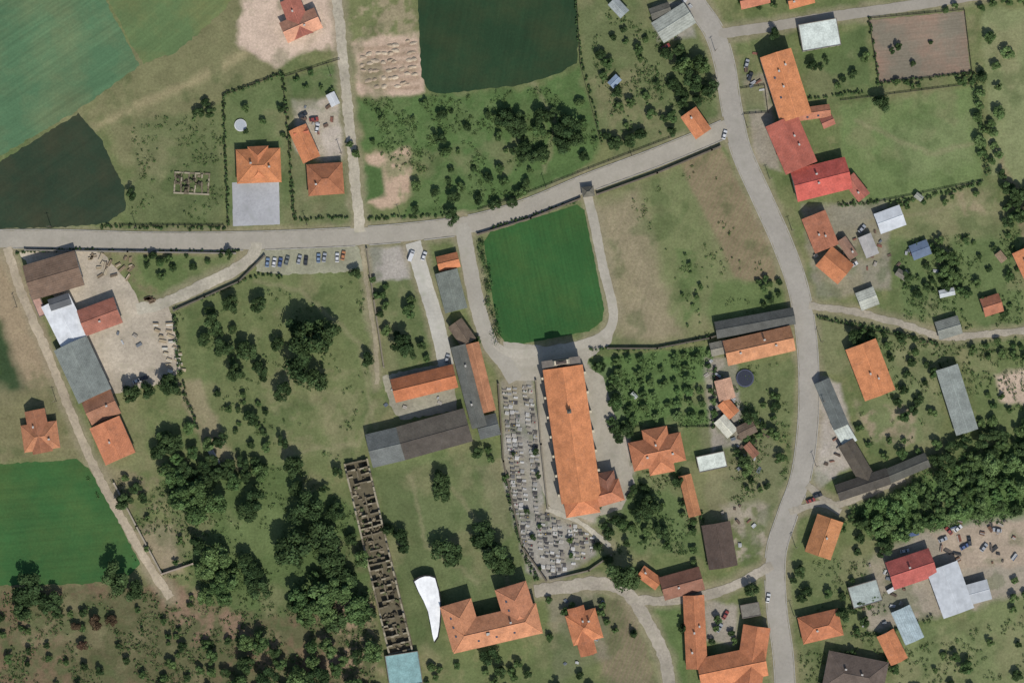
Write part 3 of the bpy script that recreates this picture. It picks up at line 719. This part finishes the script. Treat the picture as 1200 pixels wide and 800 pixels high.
scatter([(-20,700),(110,700),(190,830),(-20,830)],30,4,9,[D,Mi,Mi],.95)
scatter([(85,725),(135,725),(130,765),(90,765)],4,6,9,['red'],.8)
scatter([(140,690),(240,690),(260,760),(160,800)],14,3,6,[D,Mi,Mi],1)
scatter([(215,360),(330,345),(330,450),(270,450),(220,420)],8,4,7,[D,Mi],1.3)
scatter([(248,440),(300,450),(330,520),(300,540),(260,500)],14,3,7,[D,Mi],1.1)
scatter([(320,540),(420,520),(425,600),(400,590),(340,570)],3,5,8,[D],1.2)
scatter([(500,130),(600,115),(690,100),(700,180),(610,228),(480,250)],44,3,8,[D,Mi,Mi],1.0)
scatter([(575,120),(640,130),(690,135),(690,180),(630,195),(590,170)],11,6,10,[D,D,Mi],.8)
scatter([(425,120),(500,118),(480,165),(430,172)],5,3,5,[Mi],1)
scatter([(700,20),(760,15),(790,60),(830,110),(800,140),(720,160),(700,100)],19,4,8,[D,Mi,Mi],1)
scatter([(780,60),(835,60),(845,118),(790,130)],7,7,11,[D,Mi],.8)
scatter([(705,155),(780,130),(790,160),(715,185)],6,5,8,[D],.8)
scatter([(790,290),(812,298),(830,360),(805,385)],9,2,4,[Mi],1)
scatter([(885,318),(915,318),(922,360),(895,360)],8,4,7,[D,Mi],.8)
for i in range(9):
    for j in range(6):
        if random.random()<.85: tree(722+i*13.5+j*1.0+random.uniform(-2,2),424+j*14-i*1.2+random.uniform(-2,2),random.uniform(3.8,6.0),random.choice([Mi,Mi,Li]))
scatter([(700,425),(722,425),(745,510),(720,520)],10,5,8,[D,Mi],.8)
scatter([(735,560),(795,548),(800,590),(760,610),(720,640),(690,600)],13,4,9,[D,Mi],.9)
scatter([(690,610),(720,600),(790,640),(760,650)],7,4,7,[D,Mi],.9)
scatter([(800,600),(822,605),(822,660),(790,655)],5,4,7,[Mi],.9)
scatter([(862,470),(915,450),(925,560),(880,590),(860,540)],17,4,9,[D,Mi],.9)
scatter([(640,760),(700,770),(700,830),(560,830),(570,780)],17,5,9,[D,Mi],.8)
scatter([(500,760),(570,765),(570,830),(490,830)],8,4,7,[Mi],1)
scatter([(700,700),(725,700),(720,740),(705,740)],4,4,6,[Mi],1)
scatter([(830,725),(862,720),(862,750),(830,755)],5,4,6,[D,Mi],1)
scatter([(645,755),(665,740),(680,690),(640,700)],4,4,6,[Mi],1)
scatter([(165,298),(275,296),(262,316),(215,335),(175,330)],12,3,6,[Mi,D],1.0)
scatter([(265,120),(330,92),(335,165),(268,170)],5,3,5,[D,Mi],1.2)
scatter([(335,95),(392,75),(396,105),(345,112)],5,3,5,[Mi],1.2)
scatter([(230,120),(255,120),(250,145),(232,145)],3,5,7,[D],.8)
scatter([(435,325),(480,330),(505,420),(460,430)],9,4,7,[D,Mi],1)
scatter([(120,560),(150,545),(220,640),(200,690),(170,640)],7,4,6,[Mi],1.1)
scatter([(545,535),(590,520),(598,560),(560,545)],4,4,6,[Mi],1)
scatter([(1140,90),(1180,60),(1172,150),(1168,215),(1150,190)],15,5,9,[Mi,Li,Mi],.85)
scatter([(1165,200),(1210,210),(1210,275),(1180,270)],8,6,10,[D,Mi],.8)
scatter([(950,70),(1015,50),(1018,105),(960,112)],7,4,8,[Mi,D],.9)
scatter([(1005,100),(1140,88),(1140,98),(1008,115)],8,3,4.4,[Mi],.8)
scatter([(1015,245),(1150,218),(1155,228),(1020,256)],8,3,5,[Mi],.9)
scatter([(1060,285),(1200,270),(1200,300),(1180,370),(1060,370)],28,3,7,[D,Mi,Mi],1.0)
scatter([(1100,285),(1150,300),(1150,345),(1105,340)],6,6,9,[Mi,D],.9)
scatter([(1000,385),(1100,400),(1095,500),(1050,490),(1045,430)],18,4,7,[Mi,D],1)
scatter([(1125,400),(1200,398),(1200,430),(1145,425)],9,4,7,[Mi],1)
scatter([(1145,440),(1170,440),(1200,500),(1150,510)],6,4,7,[Mi],1)
scatter([(1005,592),(1100,560),(1210,500),(1210,600),(1100,612),(1030,645)],54,6,12,[Mi,Li,Li,D],.78)
scatter([(1090,520),(1210,490),(1210,520),(1100,560)],14,7,11,[Mi,D],.7)
scatter([(1000,500),(1060,495),(1080,535),(1030,545)],7,4,7,[Mi],1)
scatter([(985,600),(1035,610),(1040,650),(990,650)],9,5,8,[Mi,D],.9)
scatter([(955,690),(1030,660),(1020,740),(990,745)],9,4,8,[D,Mi],1)
scatter([(925,660),(950,655),(945,700),(925,700)],4,5,8,[D],.9)
scatter([(1080,760),(1210,740),(1210,830),(1060,830)],16,4,10,[Mi,D],.95)
scatter([(960,755),(1060,775),(1060,830),(940,830)],12,4,8,[Mi,D],1)
scatter([(1160,690),(1205,660),(1210,720),(1170,720)],5,4,7,[Mi],1)
scatter([(860,-20),(930,-20),(920,20),(865,30)],6,4,7,[Mi,D],.9)
scatter([(985,10),(1200,-10),(1200,8),(1060,16)],8,4,7,[Mi],.9)
for t in[(1070,75,4),(1090,50,3),(1045,60,4)]: tree(*t,k=D)
for t in[(700,640,6),(712,655,6),(690,590,5),(455,620,7),(1010,610,8),(800,735,6),(742,742,5),(1150,90,7)]: tree(*t,k='con')

def hedge(name,pts,w,h,key='hedge',dens=1.0,seed=1):
    p=catmull(pts,2.4/dens); cl=[]
    for q in p:
        if random.random()<.2: continue
        x,y=M2(q[0]+random.uniform(-.6,.6)*w,q[1]+random.uniform(-.6,.6)*w); cl.append((x,y,h*.4*random.uniform(.8,1.2),w*S*.48*random.uniform(.6,1.5),h*.5,random.uniform(.7,1.35)))
    V,t=leaves(cl,24,.36,seed); o=bpy.data.objects.new(name,leafmesh(name,V,t,LM[key])); COL.objects.link(o)
hl=[([(563,284),(570,320),(576,360),(584,398)],7,3.2),([(574,268),(622,253),(676,236)],2.5,1.4),([(262,116),(264,180),(268,262)],2.6,1.7),([(262,112),(300,100),(331,86)],3.6,2.1),([(331,88),(338,160),(345,256)],3,1.9),([(346,258),(408,254)],3,1.5),
([(120,266),(180,266),(262,268)],3.4,1.4),([(432,256),(520,252)],3,1.5),([(690,410),(760,408),(830,396)],3,2),([(1140,90),(1150,150),(1158,205)],5,3),([(1028,98),(1140,86)],3,1.8),
([(1018,22),(1030,98)],2.6,1.6),([(940,118),(1010,108)],3,1.8),([(985,240),(1080,232),(1150,214)],3.4,1.8),([(960,372),(1050,390),(1100,404)],3.5,2),([(838,430),(836,500)],3,2),([(822,600),(830,660)],3,2),
([(232,352),(300,324),(330,324)],3,1.6),([(205,370),(212,440),(230,500)],4,2),([(592,560),(612,640),(630,680)],4,2.2),([(1100,425),(1150,510)],.8,1),([(1000,745),(1050,738),(1090,724)],4,2.2),([(18,296),(90,292),(150,294),(280,294)],2.2,1.2),([(675,0),(680,60),(692,110),(705,165)],2.2,1.3)]
for i,(p,w,h) in enumerate(hl): hedge('hedge',p,w,h,seed=i+5)
def undergrowth(name,poly,n,key,seed,thr=.5):
    xs=[p[0] for p in poly]; ys=[p[1] for p in poly]; r=np.random.default_rng(seed)
    X=r.uniform(min(xs),max(xs),n*5); Y=r.uniform(min(ys),max(ys),n*5)
    k=inside(X,Y,poly)&(fbm(X,Y,22,3,seed)>thr)
    for q,w in RD_: k&=segdist(X,Y,q,False)>w/2+3
    X=X[k][:n]; Y=Y[k][:n]; m_=len(X)
    if not m_: return
    cl=np.stack([(X-600)*S,(400-Y)*S,r.uniform(.1,.5,m_),r.uniform(.4,1.3,m_),r.uniform(.2,.8,m_),r.uniform(.75,1.4,m_)],1)
    V,t=leaves(cl,12,.28,seed); o=bpy.data.objects.new(name,leafmesh(name,V,t,LM[key])); COL.objects.link(o)
undergrowth('scrub',[(180,560),(330,540),(430,600),(440,700),(280,720),(230,690)],700,'mid',3,.45)
undergrowth('scrub',[(-20,695),(180,690),(300,720),(440,700),(440,830),(-20,830)],1900,'mid',4,.47)
undergrowth('scrub',[(425,118),(690,100),(700,180),(600,235),(470,250)],800,'mid',5,.5)
undergrowth('scrub',[(990,590),(1200,500),(1210,610),(1100,620),(1030,640)],1300,'light',6,.4)
undergrowth('garden_plants',[(1050,280),(1200,270),(1200,400),(1060,375)],450,'mid',7,.5)
undergrowth('garden_plants',[(690,420),(835,405),(838,500),(745,500)],400,'light',8,.5)
undergrowth('garden_plants',[(700,560),(800,548),(820,650),(700,650)],300,'mid',9,.5)
undergrowth('garden_plants',[(840,430),(925,425),(925,600),(860,600)],300,'mid',10,.5)
undergrowth('scrub',[(155,140),(262,130),(262,262),(152,262)],200,'mid',11,.55)
undergrowth('scrub',[(1000,385),(1100,400),(1200,400),(1200,520),(1010,520)],400,'mid',12,.55)
undergrowth('scrub',[(680,10),(800,10),(845,130),(720,180)],350,'mid',13,.52)
undergrowth('scrub',[(930,640),(1030,640),(1060,760),(1200,720),(1200,820),(940,820)],500,'mid',14,.52)
undergrowth('scrub',[(200,360),(430,320),(440,540),(300,560)],250,'mid',15,.6)
undergrowth('scrub',[(100,560),(230,560),(250,680),(170,680)],220,'mid',16,.5)
undergrowth('meadow_weeds',[(730,230),(840,180),(915,350),(830,395)],140,'mid',17,.6)

# ------------------------------------------------------------- walls, fences
def wallrun(name,pts,h,t,col):
    mb=MB(); mat=surf('masonry',col); cap=surf('trim',tuple(int(v*.9) for v in col))
    for (x1,y1),(x2,y2) in zip(pts[:-1],pts[1:]):
        A=M2(x1,y1);B_=M2(x2,y2); l=math.hypot(B_[0]-A[0],B_[1]-A[1]); th=math.atan2(B_[1]-A[1],B_[0]-A[0]); c=((A[0]+B_[0])/2,(A[1]+B_[1])/2)
        mb.box(c[0],c[1],0,l-.02,t,h,mat,th); mb.box(c[0],c[1],h,l-.02,t+.2,.1,cap,th)
        for q in(A,B_): mb.box(q[0],q[1],0,t+.3,t+.3,h+.25,mat,th)
    mb.obj(name)
def fence(name,pts,h,col):
    mb=MB(); mat=surf('fence_wood',col)
    for (x1,y1),(x2,y2) in zip(pts[:-1],pts[1:]):
        A=np.array(M2(x1,y1));B_=np.array(M2(x2,y2)); l=np.linalg.norm(B_-A); th=math.atan2(B_[1]-A[1],B_[0]-A[0]); n=max(1,int(l/2.5)); c=(A+B_)/2
        for i in range(n+1):
            q=A+(B_-A)*i/n; mb.box(q[0],q[1],0,.18,.18,h+.15,mat,th)
        for z in(.3,h-.25): mb.box(c[0],c[1],z,l,.06,.12,mat,th)
        k=int(l/.4)
        for i in range(k):
            q=A+(B_-A)*(i+.5)/k; mb.box(q[0],q[1],.12,.16,.09,h-.1,mat,th)
    mb.obj(name)
STN=(128,116,98)
wallrun('stone_wall',[(560,275),(622,256),(680,233)],1.7,.5,STN)
wallrun('stone_wall',[(700,228),(770,203),(834,176),(844,172)],1.7,.5,STN)
wallrun('stone_wall',[(712,408),(770,408),(832,396),(918,364)],1.8,.5,(112,104,88))
wallrun('stone_wall',[(628,446),(634,520),(642,596)],1.6,.5,(150,140,120))
wallrun('stone_wall',[(584,450),(590,540),(612,640),(640,680)],1.8,.5,(120,110,92))
wallrun('stone_wall',[(645,679),(690,668),(716,650)],1.6,.5,(140,130,110))
wallrun('stone_wall',[(30,293),(150,295),(276,297)],1.6,.45,(150,144,130))
wallrun('stone_wall',[(430,292),(438,350),(450,430)],1.8,.45,(146,136,114))
wallrun('stone_wall',[(134,566),(160,616),(190,672)],1.6,.5,(178,166,144))
wallrun('stone_wall',[(190,672),(226,660)],1.8,.5,(178,160,140))
wallrun('stone_wall',[(204,364),(240,348),(280,330),(310,300)],1.6,.45,(120,112,96))
fence('wooden_fence',[(262,112),(331,86),(346,258)],1.5,(70,60,50))
fence('wooden_fence',[(262,112),(267,266)],1.5,(70,60,50))
fence('wooden_fence',[(334,90),(398,70)],1.5,(84,76,66))
fence('wooden_fence',[(1018,22),(1030,98),(1139,86),(1130,12),(1018,22)],1.4,(90,80,70))
fence('wooden_fence',[(985,118),(1144,98)],1.3,(96,90,80))
fence('wooden_fence',[(1012,240),(1152,212)],1.3,(96,90,80))
fence('wooden_fence',[(960,374),(1100,404)],1.4,(90,82,70))
fence('wooden_fence',[(820,500),(838,500),(836,430)],1.4,(90,82,70))
fence('wooden_fence',[(745,500),(838,500)],1.4,(90,82,70))
fence('wooden_fence',[(560,246),(604,232),(690,198),(790,160)],1.3,(104,96,84))
fence('wooden_fence',[(140,264),(262,264)],1.3,(96,88,74))
fence('wooden_fence',[(676,0),(680,76),(705,170)],1.3,(96,88,74))
fence('wooden_fence',[(868,104),(896,100),(900,132),(872,134)],1.3,(80,74,66))

# ------------------------------------------------------------- cemetery
mb=MB(); tm_=surf('tinted',(200,200,200))
cem=[(588,452),(624,448),(634,594),(678,604),(708,640),(650,676),(622,664),(596,570)]
pal=[(196,194,188),(168,166,160),(120,118,116),(84,82,82),(214,212,206),(150,142,130),(186,180,168),(100,96,92)]
for iy in range(-5,60):
    for ix in range(-8,60):
        u=584+ix*6.0; v=446+iy*5.4; x=u+(v-446)*.10; y=v-(u-584)*.12
        if not inpoly(x,y,cem): continue
        if y<600 and x>630+ (y-450)*.05: continue
        if random.random()<.12 or ix%6==4: continue
        if abs(segdist(np.array([x]),np.array([y]),ROADS['cemetery_path'][0],False)[0])<5: continue
        X,Y=M2(x+random.uniform(-.9,.9),y+random.uniform(-.9,.9)); a_=math.radians(-6+random.uniform(-7,7))
        c=lin(random.choice(pal)); mb.cur=c; w_=random.choice([.9,1.1,1.7])
        mb.box(X,Y,0,random.uniform(1.7,2.1),w_,.28,tm_,a_); mb.cur=tuple(k_*.75 for k_ in c); mb.box(X+.05,Y,.281,1.4,w_*.65,.08,tm_,a_)
        mb.cur=lin(random.choice(pal)); mb.box(X-.95,Y,0,.22,w_*.8,random.uniform(.7,1.3),tm_,a_,.92)
        if random.random()<.2:
            mb.cur=lin(random.choice([(170,60,60),(60,90,45),(200,170,80),(70,100,50)])); mb.box(X+.3,Y+.1,.36,.5,.5,.3,tm_,a_,.6)
mb.obj('cemetery_graves')
scatter(cem,9,3,5,['dark','mid'],1.3)

# ------------------------------------------------------------- vehicles
def carmesh(col,van=False):
    mb=MB(); p=surf('paint',col); g_=surf('glass',(40,46,52)); bk=surf('rubber',(40,40,40))
    L,Wd=(5.2,2.0) if van else (4.4,1.8)
    if van: prof=[(-.5,.35,1.9),(-.47,.3,2.0),(.25,.3,2.0),(.33,.3,1.25),(.48,.3,1.0),(.5,.35,.7)]
    else: prof=[(-.5,.4,.75),(-.47,.3,.92),(-.3,.28,.98),(.15,.28,.98),(.44,.28,.86),(.5,.38,.6)]
    vs=[]
    for u,zb,zt in prof:
        for s_ in(-1,1): vs+=[(u*L,s_*Wd*.5*(.94 if abs(u)>.45 else 1),zb),(u*L,s_*Wd*.5*(.94 if abs(u)>.45 else 1),zt-.2),(u*L,s_*Wd*.44,zt)]
    fs=[]
    for i in range(len(prof)-1):
        a=i*6; c=a+6
        fs+=[(a,c,c+1,a+1),(a+1,c+1,c+2,a+2),(a+2,c+2,c+5,a+5),(a+5,c+5,c+4,a+4),(a+4,c+4,c+3,a+3),(a+3,c+3,c,a)]
    n=len(vs)-6; fs+=[(0,1,2,5,4,3),(n+3,n+4,n+5,n+2,n+1,n)]
    mb.add(vs,fs,p)
    if not van:
        q=[(-1.75,.96,.76),(-1.2,1.42,.62),(.15,1.45,.62),(.95,.97,.76)]
        v=[]
        for x,z,y in q: v+=[(x,-y,z),(x,y,z)]
        mb.add(v,[(0,2,3,1),(4,6,7,5),(0,6,4,2),(1,3,5,7)],g_); mb.add([(-1.2,-.62,1.43),(.15,-.62,1.46),(.15,.62,1.46),(-1.2,.62,1.43)],[(0,1,2,3)],p)
    else:
        mb.add([(1.32,-.8,1.95),(1.72,-.8,1.32),(1.72,.8,1.32),(1.32,.8,1.95)],[(0,1,2,3)],g_)
    for x in(-.31*L,.31*L):
        for s_ in(-1,1): mb.cyl((x,s_*(Wd*.5-.2),.32),(x,s_*(Wd*.5+.01),.32),.32,.32,bk,12)
    return mb.mesh('car_mesh')
CC={'w':(210,210,208),'s':(160,164,168),'b':(76,96,138),'r':(150,64,56),'k':(58,60,64),'g':(110,116,112),'lb':(120,142,168),'y':(186,124,76)}
CMS={k:carmesh(v) for k,v in CC.items()}; VAN={k:carmesh(CC[k],True) for k in'wbs'}
def car(x,y,ang,c='w',van=False,name=None):
    o=bpy.data.objects.new(name or('parked_van' if van else 'parked_car'),(VAN if van else CMS)[c]); COL.objects.link(o)
    o.location=(*M2(x,y),ZL[0]+.01); o.rotation_euler=(0,0,math.radians(ang))
for i,c in enumerate(['lb','w','b','g',None,'s','k',None,'lb','s',None,'w','y']): 
    if c: car(314+i*7.4+random.uniform(-.6,.6),308-i*.6+random.uniform(-1.5,1.5),82+random.uniform(-7,7),c)
for q in[(161,446,20,'w'),(168,443,20,'k'),(497,300,70,'w'),(524,420,75,'s'),(849,158,75,'w'),(879,90,70,'k'),(875,75,75,'s'),(355,135,30,'k'),(368,140,10,'r'),(372,150,80,'w'),(958,580,20,'k'),(950,586,20,'r'),(843,735,60,'s'),(850,720,60,'r'),(1000,310,30,'w'),(1060,645,10,'s'),(900,700,80,'w'),(700,745,70,'s'),(1130,640,30,'b'),(1010,268,50,'s'),(780,55,30,'r')]: car(*q)
for i in range(6):
    x=1100+random.uniform(0,75); car(x,634-(x-1092)*.18+random.uniform(-12,18),random.uniform(0,180),random.choice(list('wsbrkg')))
car(1045,690,30,'w',True); car(482,300,70,'w',True); car(1070,625,10,'b',True)

# ------------------------------------------------------------- yard clutter
def stack(name,x,y,l,w,h,ang,cols):
    mb=MB(); n=max(2,int(w/.5))
    for k in range(max(1,int(h/.35))):
        for i in range(n):
            mb.box(random.uniform(-.15,.15),-w/2+(i+.5)*w/n,k*.35,l*random.uniform(.85,1),w/n*.86,.3,surf('timber',random.choice(cols)))
    mb.obj(name,None,(*M2(x,y),ZL[0]),math.radians(ang))
tc=[(200,190,166),(186,168,134),(214,208,192),(170,150,118)]
for i in range(9):
    for j in range(2):
        if random.random()<.85: stack('timber_stack',184+i*2.2+j*13+random.uniform(-2,2),381+i*6.6+random.uniform(-1.5,1.5),random.uniform(2.2,3.8),1.4,random.uniform(.7,1.4),-8+random.uniform(-14,14),tc)
for i in range(18): stack('timber_stack',random.uniform(100,155),random.uniform(300,328),random.uniform(2,4),1.2,.7,random.uniform(0,90),[(150,130,100),(120,104,84),(186,170,140)])
for i in range(7): stack('timber_stack',180-8*random.random(),352+random.uniform(-3,3),3,1,.7,20,[(110,90,70),(140,116,90)])
for i in range(20): stack('scrap_pile',random.uniform(1095,1195),random.uniform(608,660),random.uniform(1,4),random.uniform(.8,2),random.uniform(.5,1.3),random.uniform(0,180),random.choice([[(160,150,140),(120,90,70)],[(90,104,124),(180,180,178)],[(130,80,64),(170,160,146)],[(70,70,70),(110,100,90)]]))
for (x0,y0,x1,y1,n) in[(345,122,392,160,14),(862,490,900,560,14),(995,268,1045,320,12),(840,590,890,640,9),(826,420,862,520,12),(870,60,895,110,7),(965,470,1000,560,7),(660,700,715,780,8),(1005,660,1100,740,12),(955,290,1000,340,6),(1050,285,1110,330,9),(765,0,810,45,7),(440,440,530,478,8),(30,340,60,360,4),(110,380,170,440,5)]:
    for i in range(n): stack('material_pile',random.uniform(x0,x1),random.uniform(y0,y1),random.uniform(1.0,3.2),random.uniform(.8,1.8),random.uniform(.4,1.1),random.uniform(0,180),random.choice([[(176,168,154),(150,140,126)],[(120,98,82),(96,82,70)],[(196,196,192),(170,172,174)],[(146,98,80),(120,90,76)],[(100,108,118),(120,126,130)]]))
for i in range(3): stack('concrete_beams',244+i*5,528+i*4,9,.8,.4,-60,[(200,196,186),(180,176,168)])
# spoil heaps at the excavation: uneven mounded rows
def mound(mb,x,y,l,w,h,a,mat):
    n=10; vs=[]; 
    for k,(s_,z) in enumerate(((1,0),(.62,.7),(.25,1))):
        for i in range(n):
            t=6.2832*i/n; r_=s_*random.uniform(.82,1.15); X=math.cos(t)*l/2*r_; Y=math.sin(t)*w/2*r_
            vs.append((x+X*math.cos(a)-Y*math.sin(a),y+X*math.sin(a)+Y*math.cos(a),h*z*random.uniform(.8,1.1)))
    fs=[(k*n+i,k*n+(i+1)%n,(k+1)*n+(i+1)%n,(k+1)*n+i) for k in range(2) for i in range(n)]+[tuple(range(2*n,3*n))]
    mb.add(vs,fs,mat)
mb=MB() 
for r_ in range(6):
    for i in range(9):
        if random.random()<.25: continue
        X,Y=M2(426+i*7.5+random.uniform(-2.5,2.5),56+r_*9.5-i*.8+random.uniform(-2.5,2.5))
        mound(mb,X,Y,random.uniform(2.5,4.5),random.uniform(1.3,2.4),random.uniform(.4,.9),random.uniform(-.3,.4),surf('dirt',random.choice([(188,170,144),(176,156,130)])))
mb.obj('spoil_heaps')
def ring(name,x,y,r,col,rim):
    mb=MB(); n=20
    mb.cyl((0,0,0),(0,0,.8),r*1.0,r*1.0,surf('trim',rim),n); mb.cyl((0,0,.801),(0,0,.86),r*.86,r*.86,surf('paint',col),n)
    mb.obj(name,None,(*M2(x,y),0))
ring('swimming_pool',282,147,2.9,(176,182,184),(206,206,202)); ring('trampoline',873,443,4.2,(46,50,62),(80,84,104))
def pole(x,y):
    mb=MB(); w=surf('timber',(110,96,80)); mb.cyl((0,0,0),(0,0,8.5),.16,.11,w,8); mb.box(0,0,7.9,1.8,.14,.14,w)
    for s_ in(-.8,0,.8): mb.cyl((s_,0,8.04 if s_ else 8.5),(s_,0,8.25 if s_ else 8.7),.06,.05,surf('trim',(220,220,215)),6)
    mb.obj('utility_pole',None,(*M2(x,y),0),random.random())
for q in[(60,266),(160,267),(360,264),(470,256),(640,220),(740,182),(838,60),(876,150),(902,210),(928,270),(962,400),(964,470),(956,545),(932,640),(930,720),(388,90),(400,180),(20,360),(66,470)]: pole(*q)

# ------------------------------------------------------------- light, sky, camera
el=math.radians(49); sd_=Vector((0.33,-1,0)).normalized(); sv=Vector((sd_.x*math.cos(el),sd_.y*math.cos(el),math.sin(el)))
sun=bpy.data.lights.new('sun','SUN'); sun.energy=4.0; sun.angle=math.radians(.5); sun.color=(1,.965,.91)
so=bpy.data.objects.new('sun',sun); COL.objects.link(so); so.rotation_euler=(-sv).to_track_quat('-Z','Y').to_euler(); so.location=(0,0,200)
w=bpy.data.worlds.new('World'); scene.world=w; w.use_nodes=True; nt=w.node_tree
sk=nt.nodes.new('ShaderNodeTexSky'); sk.sky_type='NISHITA'; sk.sun_disc=False; sk.sun_elevation=el; sk.sun_rotation=math.atan2(sd_.x,sd_.y)
bg=nt.nodes['Background']; bg.inputs[1].default_value=0.115; nt.links.new(sk.outputs[0],bg.inputs[0])
cam=bpy.data.cameras.new('camera'); cam.sensor_width=36; cam.lens=36*1400/480; cam.clip_end=20000; cam.clip_start=1
co=bpy.data.objects.new('camera',cam); COL.objects.link(co); co.location=(0,0,1400); co.rotation_euler=(0,0,0); scene.camera=co
scene.view_settings.view_transform='Standard'; scene.view_settings.look='None'; scene.view_settings.exposure=0
